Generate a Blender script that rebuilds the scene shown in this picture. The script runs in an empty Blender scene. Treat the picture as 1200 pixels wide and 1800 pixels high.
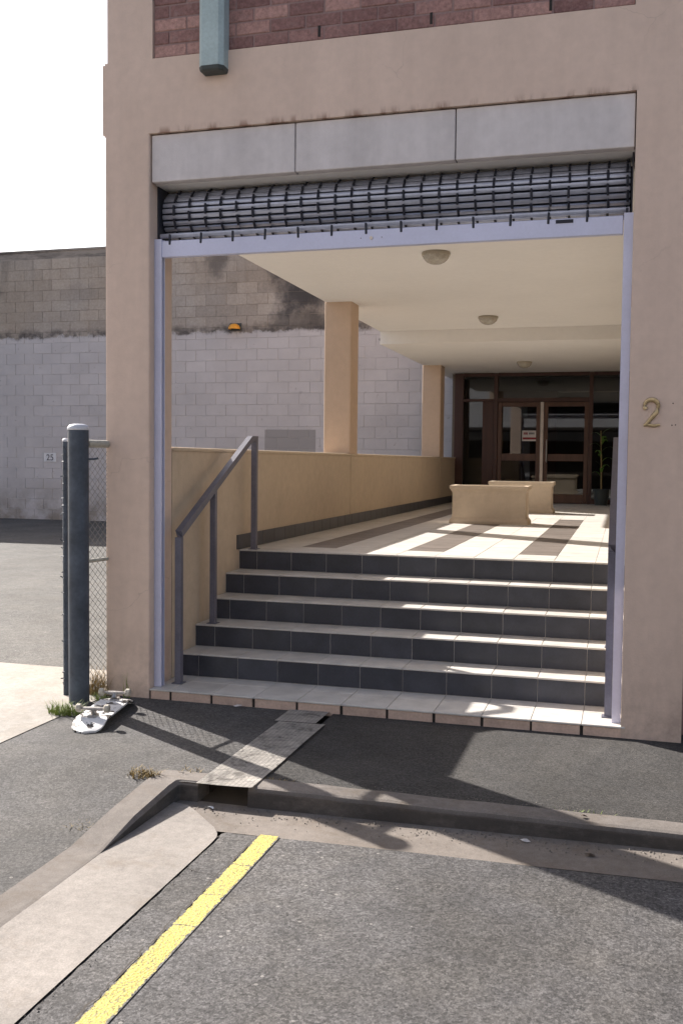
import bpy, bmesh, math, random
from mathutils import Vector, Matrix, Euler
random.seed(7)
R = math.radians
scene = bpy.context.scene
C = scene.collection

# ------------------------------------------------------------------ camera, sky, sun, exposure
cam_d = bpy.data.cameras.new('camera')
cam = bpy.data.objects.new('camera', cam_d)
C.objects.link(cam)
scene.camera = cam
cam.matrix_world = Matrix(((0.961105, -0.024455, 0.275098, -0.013919), (0.275983, 0.04717, -0.960004, -6.190541), (0.0105, 0.998587, 0.052085, 1.607328), (0, 0, 0, 1)))
cam_d.sensor_fit = 'VERTICAL'; cam_d.sensor_height = 36.0; cam_d.sensor_width = 24.0
cam_d.lens = 1731.34 / 1800 * 36
cam_d.clip_start = 0.05; cam_d.clip_end = 2000

SUN_EL, SUN_AZ = R(33.1), R(-58.5)
world = bpy.data.worlds.new('World'); scene.world = world; world.use_nodes = True
wn = world.node_tree.nodes
sky = wn.new('ShaderNodeTexSky'); sky.sky_type = 'NISHITA'; sky.sun_disc = False
sky.sun_elevation = SUN_EL; sky.sun_rotation = SUN_AZ
sky.air_density = 1.0; sky.dust_density = 2.5; sky.ozone_density = 1.0
world.node_tree.links.new(sky.outputs[0], wn['Background'].inputs[0])
wn['Background'].inputs[1].default_value = 0.092
sun_d = bpy.data.lights.new('sun', 'SUN'); sun_d.energy = 5.0; sun_d.angle = R(0.5)
sun_d.color = (1.0, 0.94, 0.87)
sun = bpy.data.objects.new('sun', sun_d); C.objects.link(sun)
sdir = Vector((math.cos(SUN_EL)*math.sin(SUN_AZ), math.cos(SUN_EL)*math.cos(SUN_AZ), math.sin(SUN_EL)))
sun.rotation_euler = sdir.to_track_quat('Z', 'Y').to_euler()
sun.location = (-10, 8, 12)
vs = scene.view_settings
vs.view_transform = 'Standard'; vs.look = 'None'; vs.gamma = 1.0; vs.use_curve_mapping = False
vs.exposure = 1.2
scene.cycles.max_bounces = 8; scene.cycles.diffuse_bounces = 4; scene.cycles.transparent_max_bounces = 16

# ------------------------------------------------------------------ material helpers
class NT:
    def __init__(s, name):
        s.m = bpy.data.materials.new(name); s.m.use_nodes = True
        s.t = s.m.node_tree; s.b = s.t.nodes['Principled BSDF']; s.pos = None
    def n(s, typ, **kw):
        n = s.t.nodes.new(typ)
        for k, v in kw.items(): setattr(n, k, v)
        return n
    def l(s, a, b): s.t.links.new(a, b)
    def P(s):
        if s.pos is None: s.pos = s.n('ShaderNodeNewGeometry').outputs['Position']
        return s.pos
    def val(s, x, sock):
        if hasattr(x, 'links') or hasattr(x, 'is_output'): s.l(x, sock)
        else: sock.default_value = x
    def math(s, op, a, b=0.0, c=None, clamp=False):
        n = s.n('ShaderNodeMath', operation=op); n.use_clamp = clamp
        s.val(a, n.inputs[0]); s.val(b, n.inputs[1])
        if c is not None: s.val(c, n.inputs[2])
        return n.outputs[0]
    def noise(s, scale, detail=3, rough=.55, vec=None, dist=0):
        n = s.n('ShaderNodeTexNoise'); n.inputs['Scale'].default_value = scale
        n.inputs['Detail'].default_value = detail; n.inputs['Roughness'].default_value = rough
        n.inputs['Distortion'].default_value = dist
        s.l(vec if vec is not None else s.P(), n.inputs['Vector']); return n.outputs['Fac']
    def voro(s, scale, feature='F1', out='Distance', vec=None):
        n = s.n('ShaderNodeTexVoronoi', feature=feature); n.inputs['Scale'].default_value = scale
        s.l(vec if vec is not None else s.P(), n.inputs['Vector']); return n.outputs[out]
    def scaled(s, v, vec=None):
        n = s.n('ShaderNodeVectorMath', operation='MULTIPLY'); s.l(vec if vec is not None else s.P(), n.inputs[0])
        n.inputs[1].default_value = v; return n.outputs[0]
    def xyz(s):
        n = s.n('ShaderNodeSeparateXYZ'); s.l(s.P(), n.inputs[0]); return n.outputs
    def range(s, x, a, b, c=0., d=1., smooth=False):
        n = s.n('ShaderNodeMapRange'); n.clamp = True
        if smooth: n.interpolation_type = 'SMOOTHSTEP'
        s.l(x, n.inputs[0])
        for i, v in enumerate((a, b, c, d)): n.inputs[1+i].default_value = v
        return n.outputs[0]
    def mix(s, f, a, b, blend='MIX'):
        n = s.n('ShaderNodeMix', data_type='RGBA', blend_type=blend)
        s.val(f, n.inputs['Factor'])
        for x, sock in ((a, n.inputs['A']), (b, n.inputs['B'])):
            if isinstance(x, (tuple, list)): sock.default_value = (*x[:3], 1)
            else: s.l(x, sock)
        return n.outputs['Result']
    def mulf(s, col, fac):   # colour * scalar socket
        n = s.n('ShaderNodeVectorMath', operation='SCALE')
        if isinstance(col, (tuple, list)): n.inputs[0].default_value = col[:3]
        else: s.l(col, n.inputs[0])
        s.l(fac, n.inputs['Scale']); return n.outputs[0]
    def rand(s): return s.n('ShaderNodeObjectInfo').outputs['Random']
    def bump(s, h, strength=.3, dist=.01):
        n = s.n('ShaderNodeBump'); n.inputs['Strength'].default_value = strength; n.inputs['Distance'].default_value = dist
        s.l(h, n.inputs['Height']); s.l(n.outputs[0], s.b.inputs['Normal'])
    def out(s, col, rough=.8, spec=.3, metal=0.):
        if isinstance(col, (tuple, list)): s.b.inputs['Base Color'].default_value = (*col[:3], 1)
        else: s.l(col, s.b.inputs['Base Color'])
        s.val(rough, s.b.inputs['Roughness']); s.b.inputs['Specular IOR Level'].default_value = spec
        s.b.inputs['Metallic'].default_value = metal
        return s.m

def simple(name, col, rough=.8, spec=.3, metal=0., var=.12, scale=3., fine=.08, fscale=60., bump=.15, bscale=120., bdist=.004, rand=0., stretch=None):
    t = NT(name)
    vec = t.scaled(stretch) if stretch else None
    f = t.range(t.noise(scale, 4, vec=vec), .3, .7, 1-var, 1+var)
    f = t.math('MULTIPLY', f, t.range(t.noise(fscale, 3), .3, .7, 1-fine, 1+fine))
    if rand: f = t.math('MULTIPLY', f, t.range(t.rand(), 0, 1, 1-rand, 1+rand))
    if bump: t.bump(t.noise(bscale, 3), bump, bdist)
    return t.out(t.mulf(col, f), rough, spec, metal)

def asphalt(name, base, spread=1.0, warm=(1.0, .97, .93), gscale=95., patches=True):
    t = NT(name)
    cell = t.voro(gscale, out='Color')
    sep = t.n('ShaderNodeSeparateColor'); t.l(cell, sep.inputs[0])
    g = t.range(sep.outputs[0], 0, 1, 1-.55*spread, 1+.65*spread)
    g2 = t.voro(gscale*2.3, out='Color'); sep2 = t.n('ShaderNodeSeparateColor'); t.l(g2, sep2.inputs[0])
    g = t.math('MULTIPLY', t.range(g, 0, 2, .30, 1.70), t.range(sep2.outputs[1], 0, 1, 1-.35*spread, 1+.35*spread))
    g = t.math('MULTIPLY', g, t.range(t.noise(gscale*.8, 6, .85), .35, .65, 1-.30*spread, 1+.30*spread))
    big = t.range(t.noise(.9, 5, .62), .3, .7, .70, 1.28)
    mid = t.range(t.noise(9, 4, .6), .3, .7, .85, 1.15)
    f = t.math('MULTIPLY', g, t.math('MULTIPLY', big, mid))
    # odd pale chips of stone
    chip = t.voro(38, out='Color'); sc = t.n('ShaderNodeSeparateColor'); t.l(chip, sc.inputs[0])
    d = t.voro(38)
    ch = t.math('MULTIPLY', t.math('GREATER_THAN', sc.outputs[2], .988), t.math('LESS_THAN', d, .28))
    col = t.mulf(tuple(base*w for w in warm), f)
    col = t.mix(t.math('MULTIPLY', ch, .6), col, (.34, .32, .30))
    if patches:
        oil = t.range(t.noise(.9, 5, .65, dist=.8), .54, .72, 0, .42)
        col = t.mix(oil, col, t.mulf(tuple(base*.55*w for w in warm), f))
        pitn = t.range(t.voro(52), .0, .30, .85, 0)
        psel = t.voro(52, out='Color'); ps = t.n('ShaderNodeSeparateColor'); t.l(psel, ps.inputs[0])
        col = t.mix(t.math('MULTIPLY', pitn, t.math('GREATER_THAN', ps.outputs[0], .60)), col, (base*.2, base*.2, base*.2))
        dust = t.range(t.noise(2.2, 6, .7), .56, .75, 0, .35)
        col = t.mix(dust, col, (base*1.75, base*1.6, base*1.45))
    tint = t.range(t.noise(3.1, 3), .4, .65, 0, .35)
    col = t.mix(tint, col, t.mulf((base*1.08, base*.98, base*.86), f))
    h = t.math('ADD', t.math('MULTIPLY', t.noise(gscale*1.1, 5, .7), 1.2), t.math('MULTIPLY', t.voro(gscale*.8), .35))
    t.bump(h, .45, .007)
    return t.out(col, .85, .3)

def concrete(name, base, stain=(.6, .5, .38), amt=.35, joint=None, shade_grime=False):
    t = NT(name)
    f = t.math('MULTIPLY', t.range(t.noise(1.7, 5, .65), .3, .7, .80, 1.15), t.range(t.noise(25, 4, .6), .3, .7, .88, 1.10))
    f = t.math('MULTIPLY', f, t.range(t.noise(160, 2), .3, .7, .85, 1.12))
    col = t.mulf(base, f)
    s = t.range(t.noise(4.3, 6, .7, dist=.6), .5, .72, 0, amt)
    col = t.mix(s, col, tuple(b*c for b, c in zip(base, stain)))
    if shade_grime:
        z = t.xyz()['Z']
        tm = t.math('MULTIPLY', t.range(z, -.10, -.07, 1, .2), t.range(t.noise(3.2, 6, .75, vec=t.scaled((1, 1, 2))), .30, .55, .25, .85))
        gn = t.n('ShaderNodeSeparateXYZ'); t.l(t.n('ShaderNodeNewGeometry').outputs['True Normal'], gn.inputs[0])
        tm = t.math('MULTIPLY', tm, t.math('LESS_THAN', t.math('ABSOLUTE', gn.outputs['Z']), .6))   # shade painted into the upright face, mixed with grime
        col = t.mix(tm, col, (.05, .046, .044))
    spots = t.math('LESS_THAN', t.voro(55), t.range(t.noise(8, 2), .5, .8, .0, .16))
    col = t.mix(t.math('MULTIPLY', spots, .6), col, (.07, .06, .05))
    t.bump(t.math('ADD', t.noise(110, 4, .7), t.noise(14, 3)), .35, .006)
    return t.out(col, .88, .25)

def stucco(name, base, drips=None, dirt=.30, streaks=.10, mottle=1.0, base_dirt=False):
    t = NT(name)
    f = t.math('MULTIPLY', t.range(t.noise(.9, 5, .6), .3, .7, 1-.09*mottle, 1+.07*mottle), t.range(t.noise(14, 4, .6), .3, .7, 1-.06*mottle, 1+.05*mottle))
    streak = t.range(t.noise(5, 5, .6, vec=t.scaled((1, 1, .10))), .35, .7, 1+streaks*.5, 1-streaks)
    f = t.math('MULTIPLY', f, streak)
    col = t.mulf(base, f)
    grime = t.range(t.noise(6, 5, .7, vec=t.scaled((1, 1, .35)), dist=.4), .55, .8, 0, dirt)
    col = t.mix(grime, col, tuple(b*c for b, c in zip(base, (.66, .60, .55))))
    if drips:   # rust run-off hanging under a line at z=drips
        z = t.xyz()['Z']
        band = t.math('MULTIPLY', t.range(z, drips, drips+.045, 1, 0), t.math('MULTIPLY', t.math('GREATER_THAN', z, drips-.004), t.math('MULTIPLY', t.math('GREATER_THAN', t.xyz()['X'], -3.2), t.math('LESS_THAN', t.xyz()['X'], .02))))
        r = t.math('MULTIPLY', band, t.range(t.noise(9, 4, .7, vec=t.scaled((1, 1, .2))), .48, .62))
        col = t.mix(t.math('MULTIPLY', r, .7), col, (.16, .07, .04))
    if base_dirt:   # splash-back dirt and scuffs near the ground, fine hairline cracks
        z = t.xyz()['Z']
        sp = t.math('MULTIPLY', t.range(z, -.05, .55, 1, 0), t.range(t.noise(5, 6, .75), .42, .64))
        col = t.mix(t.math('MULTIPLY', sp, .55), col, tuple(b*.42 for b in base))
        hv = t.n('ShaderNodeVectorMath', operation='ADD'); t.l(t.P(), hv.inputs[0])
        nz = t.n('ShaderNodeTexNoise'); nz.inputs['Scale'].default_value = 2.2; nz.inputs['Detail'].default_value = 5; t.l(t.P(), nz.inputs['Vector'])
        t.l(nz.outputs['Color'], hv.inputs[1])
        cr = t.math('LESS_THAN', t.voro(.9, 'DISTANCE_TO_EDGE', vec=hv.outputs[0]), .0035)
        cr = t.math('MULTIPLY', cr, t.range(t.noise(.8, 3), .52, .60))
        col = t.mix(t.math('MULTIPLY', cr, .22), col, tuple(b*.35 for b in base))
    t.bump(t.math('ADD', t.noise(95, 4, .65), t.math('MULTIPLY', t.noise(30, 2), .8)), .28, .005)
    return t.out(col, .88, .2)

M = {}
M['render'] = stucco('tan_render', (.63, .495, .415))
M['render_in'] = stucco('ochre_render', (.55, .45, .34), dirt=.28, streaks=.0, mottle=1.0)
M['lintel'] = stucco('tan_render_lintel', (.63, .495, .415), drips=3.815, dirt=.12, streaks=.06, mottle=.8, base_dirt=True)
M['ceiling'] = stucco('ceiling_paint', (.80, .785, .76), dirt=.04, streaks=0, mottle=.35)
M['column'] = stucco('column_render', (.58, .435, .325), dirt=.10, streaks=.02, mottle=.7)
M['fascia'] = stucco('fascia_board', (.60, .565, .565), dirt=.08)
M['dark_gap'] = simple('dark_gap', (.03, .027, .025))
M['mortar'] = simple('brick_mortar', (.27, .185, .175), bump=.3)
M['alu'] = simple('aluminium_paint', (.53, .55, .71), rough=.42, spec=.5, metal=.1, var=.06, fine=.03, bump=.03)
M['slat'] = simple('shutter_slat', (.36, .385, .47), rough=.38, spec=.5, metal=.55, var=.12, scale=14, fine=.05, bump=.03)
M['link'] = simple('shutter_link', (.018, .02, .032), rough=.5)
M['drum'] = simple('shutter_drum', (.03, .033, .045), rough=.6)
M['rail_paint'] = simple('rail_paint', (.135, .132, .165), rough=.5, spec=.4, var=.12, scale=9, fine=.08, bump=.06)
M['post_paint'] = simple('post_paint', (.062, .076, .100), rough=.6, spec=.35, var=.28, scale=7, fine=.12, fscale=35, bump=.06)
M['post_cap'] = simple('post_cap', (.55, .56, .60), rough=.5)
M['rail_galv'] = simple('galvanised_rail', (.42, .40, .34), rough=.6, var=.2, scale=12)
M['wire'] = simple('galvanised_wire', (.30, .28, .24), rough=.5, metal=.5, bump=0)
M['tread'] = simple('beige_tile', (.57, .545, .51), rough=.40, spec=.4, var=.15, scale=6, fine=.04, bump=.04, rand=.05)
M['landing_tile'] = simple('landing_tile', (.58, .555, .52), rough=.42, spec=.4, var=.11, scale=6, fine=.04, bump=.04, rand=.05)
M['stripe'] = simple('brown_tile', (.165, .14, .125), rough=.45, spec=.4, var=.14, scale=8, fine=.08, bump=.05, rand=.10)
M['riser'] = simple('charcoal_tile', (.046, .049, .062), rough=.36, spec=.45, var=.18, scale=8, fine=.10, bump=.05, rand=.14)
M['grout'] = simple('grout', (.52, .49, .46), bump=.2)
M['edge_tile'] = simple('terracotta_edge', (.54, .40, .325), rough=.75, var=.14, scale=9, fine=.1, rand=.08)
M['soil'] = simple('soil', (.05, .035, .025))
M['timber'] = simple('red_brown_timber', (.062, .027, .021), rough=.45, spec=.4, var=.2, scale=12, stretch=(1, 1, .1), bump=.05)
M['timber_door'] = simple('door_timber', (.098, .047, .031), rough=.42, spec=.4, var=.2, scale=12, stretch=(1, 1, .1), bump=.05)
M['metal'] = simple('brushed_metal', (.42, .38, .35), rough=.35, metal=.7, bump=.03)
M['brass'] = simple('worn_brass', (.46, .36, .21), rough=.42, metal=.75, var=.2, scale=40, bump=.05)
M['pale_green'] = simple('pale_green_metal', (.36, .45, .455), rough=.5, spec=.4, var=.08, scale=6, bump=.03)
M['dark_cap'] = simple('dark_plastic', (.05, .06, .06), rough=.5)
M['lamp_glass'] = simple('lamp_glass', (.42, .39, .33), rough=.25, spec=.5, var=.15, scale=25, bump=.1)
M['lamp_base'] = simple('lamp_base', (.38, .34, .27), rough=.45)
M['white'] = simple('white_plate', (.70, .70, .72), rough=.5)
M['print_dark'] = simple('print_dark', (.06, .06, .08), bump=0)
M['print_red'] = simple('print_red', (.28, .04, .05), bump=0)
M['paper'] = simple('sign_white', (.62, .58, .55), rough=.5, bump=0)
M['grass'] = simple('grass_blade', (.20, .25, .06), rough=.7, var=.35, scale=40, bump=0)
M['dry'] = simple('dry_grass', (.27, .20, .09), rough=.8, var=.35, scale=40, bump=0)
M['leaf'] = simple('leaf', (.10, .20, .035), rough=.5, var=.3, scale=20, bump=0)
M['cream'] = stucco('cream_render', (.40, .365, .28))
M['bounce_wall'] = stucco('bounce_wall', (.52, .51, .52))
M['room'] = simple('dark_room', (.05, .04, .035))
M['lobby'] = simple('lobby_wall', (.20, .155, .115))
M['room_panel'] = simple('room_panel', (.20, .09, .06))
M['orange'] = simple('orange_plastic', (.75, .33, .04), rough=.4)
M['truck'] = simple('truck_metal', (.36, .34, .32), rough=.4, metal=.6, var=.2, scale=60)
M['wheel'] = simple('worn_wheel', (.50, .46, .38), rough=.5, var=.2, scale=60)
M['grip'] = simple('grip_tape', (.02, .02, .022), rough=.95)
M['road'] = asphalt('road_asphalt', .080, 1.0, (1.0, .955, .96), 88.)
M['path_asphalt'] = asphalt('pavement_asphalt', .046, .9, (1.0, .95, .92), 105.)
M['path_pale'] = asphalt('worn_pavement_asphalt', .072, .9, (1.0, .955, .95), 92.)
M['yard_asphalt'] = asphalt('yard_asphalt', .085, .8)
M['kerb'] = concrete('kerb_concrete', (.175, .155, .14), amt=.5, shade_grime=True)
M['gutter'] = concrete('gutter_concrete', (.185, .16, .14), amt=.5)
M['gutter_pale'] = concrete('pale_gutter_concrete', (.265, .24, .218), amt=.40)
M['drive'] = concrete('driveway_concrete', (.33, .305, .275), amt=.3)
M['grit'] = simple('grit', (.16, .14, .12), var=.5, scale=70)
M['dirt'] = simple('dirt', (.045, .038, .032))

def brick_mat():
    t = NT('plum_brick')
    f = t.math('MULTIPLY', t.range(t.rand(), 0, 1, .72, 1.25), t.range(t.noise(45, 4, .7), .3, .7, .7, 1.3))
    col = t.mix(t.rand(), (.28, .155, .145), (.33, .20, .175))
    col = t.mulf(col, f)
    col = t.mix(t.range(t.noise(22, 4, .7), .55, .7, 0, .5), col, (.30, .22, .21))
    t.bump(t.noise(140, 4, .7), .5, .006)
    return t.out(col, .85, .2)
M['brick'] = brick_mat()

def block_mat():
    t = NT('weathered_block')
    o = t.xyz(); X, Z = o['X'], o['Z']
    def blob(cx, cz, rx, rz, lo=.35, hi=1.1, k=.5):
        a = t.math('DIVIDE', t.math('SUBTRACT', X, cx), rx); b = t.math('DIVIDE', t.math('SUBTRACT', Z, cz), rz)
        d = t.math('SQRT', t.math('ADD', t.math('MULTIPLY', a, a), t.math('MULTIPLY', b, b)))
        d = t.math('ADD', d, t.math('MULTIPLY', t.math('SUBTRACT', t.noise(1.8, 5, .7), .5), 1.6))
        return t.math('MULTIPLY', t.range(d, lo, hi, 1, 0, True), k)
    rnd = t.rand()
    f = t.math('MULTIPLY', t.range(rnd, 0, 1, .88, 1.10), t.range(t.noise(1.1, 5, .65), .3, .7, .82, 1.15))
    f = t.math('MULTIPLY', f, t.range(t.noise(17, 4, .7), .3, .7, .85, 1.12))
    raw = t.mix(t.range(t.noise(.55, 4), .35, .65), (.45, .38, .315), (.36, .325, .295))
    raw = t.mulf(raw, f)
    for b in (blob(-6.75, 5.35, .75, .75, k=.88), blob(-7.3, 5.9, .4, .4, k=.5), blob(-8.75, 6.0, .28, .5, k=.55), blob(-6.8, 4.62, .8, .32, k=.6), blob(-12.2, 5.4, .5, .25, k=.15), blob(-14.5, 5.5, .35, .4, k=.4)):
        raw = t.mix(b, raw, (.040, .040, .046))
    runs = t.math('MULTIPLY', t.range(Z, 5.0, 6.4, 0, 1), t.range(t.noise(2.6, 6, .7, vec=t.scaled((1, 1, .07))), .50, .66))
    raw = t.mix(t.math('MULTIPLY', runs, .6), raw, (.085, .078, .074))
    sf = t.math('MULTIPLY', t.range(rnd, 0, 1, .965, 1.03), t.range(t.noise(1.5, 5, .6), .3, .7, .90, 1.06))
    white = t.mulf((.525, .50, .505), sf)
    chips = t.math('GREATER_THAN', t.noise(9, 5, .75), .66)
    white = t.mix(t.math('MULTIPLY', chips, .45), white, (.22, .19, .18))
    holes = t.math('LESS_THAN', t.voro(.8), .026)
    white = t.mix(holes, white, (.04, .04, .05))
    low = t.math('MULTIPLY', t.range(Z, .2, 1.15, 1, 0), t.range(t.noise(1.4, 5, .7), .38, .60))
    white = t.mix(t.math('MULTIPLY', low, .75), white, (.20, .165, .125))
    gp = t.math('MULTIPLY', t.math('MULTIPLY', t.math('GREATER_THAN', X, -7.62), t.math('LESS_THAN', X, -6.45)), t.math('MULTIPLY', t.math('GREATER_THAN', Z, 1.0), t.math('LESS_THAN', Z, 2.27)))
    white = t.mix(t.math('MULTIPLY', gp, .8), white, (.285, .27, .265))
    edge = t.math('ADD', Z, t.math('MULTIPLY', t.math('SUBTRACT', t.noise(2.4, 6, .75), .5), .42))
    isw = t.range(edge, 4.40, 4.44, 1, 0)
    col = t.mix(isw, raw, white)
    line = t.math('MULTIPLY', t.range(edge, 4.36, 4.44, 0, 1), t.range(edge, 4.46, 4.62, 1, 0))
    col = t.mix(t.math('MULTIPLY', line, t.range(t.noise(3.3, 4, .7), .35, .55, .1, .8)), col, (.055, .052, .056))
    t.bump(t.math('ADD', t.noise(60, 4, .7), t.noise(9, 3)), .4, .01)
    return t.out(col, .92, .15)
M['block'] = block_mat()
def joint_mat():
    t = NT('block_joint')
    Z = t.xyz()['Z']
    edge = t.math('ADD', Z, t.math('MULTIPLY', t.math('SUBTRACT', t.noise(2.4, 6, .75), .5), .42))
    isw = t.range(edge, 4.40, 4.44, 1, 0)
    white = t.mix(t.range(t.noise(1.9, 5, .7, vec=t.scaled((.6, 1, 2.5))), .50, .68), (.50, .48, .485), (.36, .32, .325))
    raw = t.mix(t.range(t.noise(1.3, 5, .7, vec=t.scaled((.5, 1, 2.5))), .45, .6), (.32, .28, .245), (.13, .115, .105))
    return t.out(t.mix(isw, raw, white), .95, .1)
M['block_joint'] = joint_mat()

def plate_mat():
    t = NT('worn_tread_plate')
    vec = t.scaled((1, 1, 1))
    br = t.n('ShaderNodeTexBrick'); br.offset = 0.0; br.inputs['Scale'].default_value = 1.0
    br.inputs['Brick Width'].default_value = .026; br.inputs['Row Height'].default_value = .026; br.inputs['Mortar Size'].default_value = .003
    t.l(vec, br.inputs['Vector'])
    f = t.range(t.noise(12, 5, .7), .3, .7, .72, 1.2)
    col = t.mulf((.66, .62, .57), f)
    wear = t.range(t.noise(6, 6, .75, dist=.5), .50, .64, 0, .75)
    col = t.mix(wear, col, (.15, .135, .125))
    spot = t.range(t.noise(16, 4, .6), .62, .70, 0, .9)
    col = t.mix(spot, col, (.07, .06, .055))
    col = t.mix(t.math('MULTIPLY', br.outputs['Fac'], .35), col, (.12, .105, .09))
    t.bump(t.math('SUBTRACT', t.math('MULTIPLY', t.noise(60, 3), .4), br.outputs['Fac']), .6, .004)
    return t.out(col, .6, .4, .1)
M['plate'] = plate_mat()

def yellow_mat():
    t = NT('worn_yellow_paint')
    X = t.xyz()['X']
    f = t.math('MULTIPLY', t.range(t.noise(3, 5, .6), .3, .7, .85, 1.12), t.range(t.voro(95), 0, .7, 1.10, .80))
    col = t.mulf((.58, .485, .125), f)
    # ragged edges and worn-through pits
    d = t.math('ABSOLUTE', t.math('ADD', X, 1.575))
    e = t.math('ADD', d, t.math('MULTIPLY', t.math('SUBTRACT', t.noise(30, 6, .8), .5), .045))
    worn = t.range(e, .042, .047)
    pit = t.range(t.noise(60, 5, .8), .62, .67, 0, .9)
    pit2 = t.range(t.voro(110, out='Distance'), .58, .66, 0, .6)
    w = t.math('MAXIMUM', worn, t.math('MAXIMUM', pit, t.math('MAXIMUM', pit2, t.range(t.noise(5, 5, .75), .60, .72, 0, .55))))
    g = t.voro(95., out='Color'); sep = t.n('ShaderNodeSeparateColor'); t.l(g, sep.inputs[0])
    asp = t.mulf((.080, .077, .077), t.range(sep.outputs[0], 0, 1, .45, 1.65))
    Y = t.xyz()['Y']
    yy = t.math('ADD', Y, t.math('MULTIPLY', t.noise(10, 4, .7), .09))
    for c in (-2.22, -2.52, -2.80):
        k = t.math('LESS_THAN', t.math('ABSOLUTE', t.math('SUBTRACT', yy, c)), .004)
        w = t.math('MAXIMUM', w, t.math('MULTIPLY', k, .9))
    col = t.mix(w, col, asp)
    t.bump(t.math('ADD', t.voro(95.), t.math('MULTIPLY', t.noise(210, 3), .7)), .6, .005)
    return t.out(col, .75, .3)
M['yellow'] = yellow_mat()

def deck_mat():
    t = NT('deck_underside')
    n = t.noise(13, 2, .5, dist=1.2)
    col = t.mix(t.math('GREATER_THAN', n, .555), (.68, .67, .66), (.035, .03, .03))
    col = t.mix(t.range(t.noise(50, 5, .7), .6, .7, 0, .6), col, (.30, .27, .24))
    return t.out(col, .45, .4)
M['deck'] = deck_mat()

def glass_mat():
    m = bpy.data.materials.new('tinted_glass'); m.use_nodes = True; t = m.node_tree
    for n in list(t.nodes): t.nodes.remove(n)
    o = t.nodes.new('ShaderNodeOutputMaterial'); mx = t.nodes.new('ShaderNodeMixShader')
    tr = t.nodes.new('ShaderNodeBsdfTransparent'); tr.inputs[0].default_value = (.50, .52, .52, 1)
    gl = t.nodes.new('ShaderNodeBsdfGlossy'); gl.inputs['Roughness'].default_value = .01; gl.inputs[0].default_value = (.95, .97, 1, 1)
    fr = t.nodes.new('ShaderNodeFresnel'); fr.inputs[0].default_value = 1.52
    t.links.new(fr.outputs[0], mx.inputs[0]); t.links.new(tr.outputs[0], mx.inputs[1]); t.links.new(gl.outputs[0], mx.inputs[2])
    t.links.new(mx.outputs[0], o.inputs[0]); return m
M['glass'] = glass_mat()

# ------------------------------------------------------------------ object helpers
WL = {}
def link(name, mesh, mat, parent=None, origin=(0, 0, 0), rot=None):
    o = bpy.data.objects.new(name, mesh); C.objects.link(o)
    if mat is not None and not mesh.materials: mesh.materials.append(mat)
    w = Vector(origin); WL[o.name] = w
    if parent is not None:
        o.parent = parent; o.location = w - WL[parent.name]
    else: o.location = w
    if rot: o.rotation_euler = rot
    return o
def tomesh(name, bm, smooth=False):
    bmesh.ops.recalc_face_normals(bm, faces=bm.faces)
    me = bpy.data.meshes.new(name); bm.to_mesh(me); bm.free()
    if smooth:
        me.polygons.foreach_set('use_smooth', [True]*len(me.polygons))
        try: me.set_sharp_from_angle(angle=R(40))
        except Exception: pass
    return me
def obj(name, bm, mat, parent=None, smooth=False, origin=None):
    xs = [v.co for v in bm.verts]
    if origin is None:
        origin = Vector([(min(c[i] for c in xs)+max(c[i] for c in xs))/2 for i in range(3)])
    bm.transform(Matrix.Translation(-Vector(origin)))
    return link(name, tomesh(name, bm, smooth), mat, parent, origin)
def empty(name, loc, label, cat, group=None, kind=None):
    o = bpy.data.objects.new(name, None); C.objects.link(o); o.location = loc; o.empty_display_size = .1
    WL[o.name] = Vector(loc); tag(o, label, cat, group, kind); return o
def tag(o, label=None, cat=None, group=None, kind=None):
    if label: o['label'] = label
    if cat: o['category'] = cat
    if group: o['group'] = group
    if kind: o['kind'] = kind
    return o
def box(x0, x1, y0, y1, z0, z1, bev=0., seg=1, bm=None):
    b = bmesh.new()
    bmesh.ops.create_cube(b, size=1)
    for v in b.verts:
        v.co = Vector((x0+(v.co.x+.5)*(x1-x0), y0+(v.co.y+.5)*(y1-y0), z0+(v.co.z+.5)*(z1-z0)))
    if bev: bmesh.ops.bevel(b, geom=b.edges[:], offset=bev, segments=seg, affect='EDGES', profile=.5)
    if bm is None: return b
    me = bpy.data.meshes.new('tmp'); b.to_mesh(me); b.free(); bm.from_mesh(me); bpy.data.meshes.remove(me); return bm
def post_box(x0, x1, y0, y1, z0, z1, bev, bm):
    pts = []
    for cx, cy, a in ((x1, y1, 0), (x0, y1, 90), (x0, y0, 180), (x1, y0, 270)):
        sx = -1 if cx == x1 else 1; sy = -1 if cy == y1 else 1
        for k in range(3):
            t = R(a+45*k); pts.append((cx+sx*bev+bev*math.cos(t), cy+sy*bev+bev*math.sin(t)))
    lo = [bm.verts.new((x, y, z0)) for x, y in pts]; hi = [bm.verts.new((x, y, z1)) for x, y in pts]; n = len(pts)
    for i in range(n): bm.faces.new((lo[i], lo[(i+1) % n], hi[(i+1) % n], hi[i]))
    bm.faces.new(lo[::-1]); bm.faces.new(hi); return bm
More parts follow.
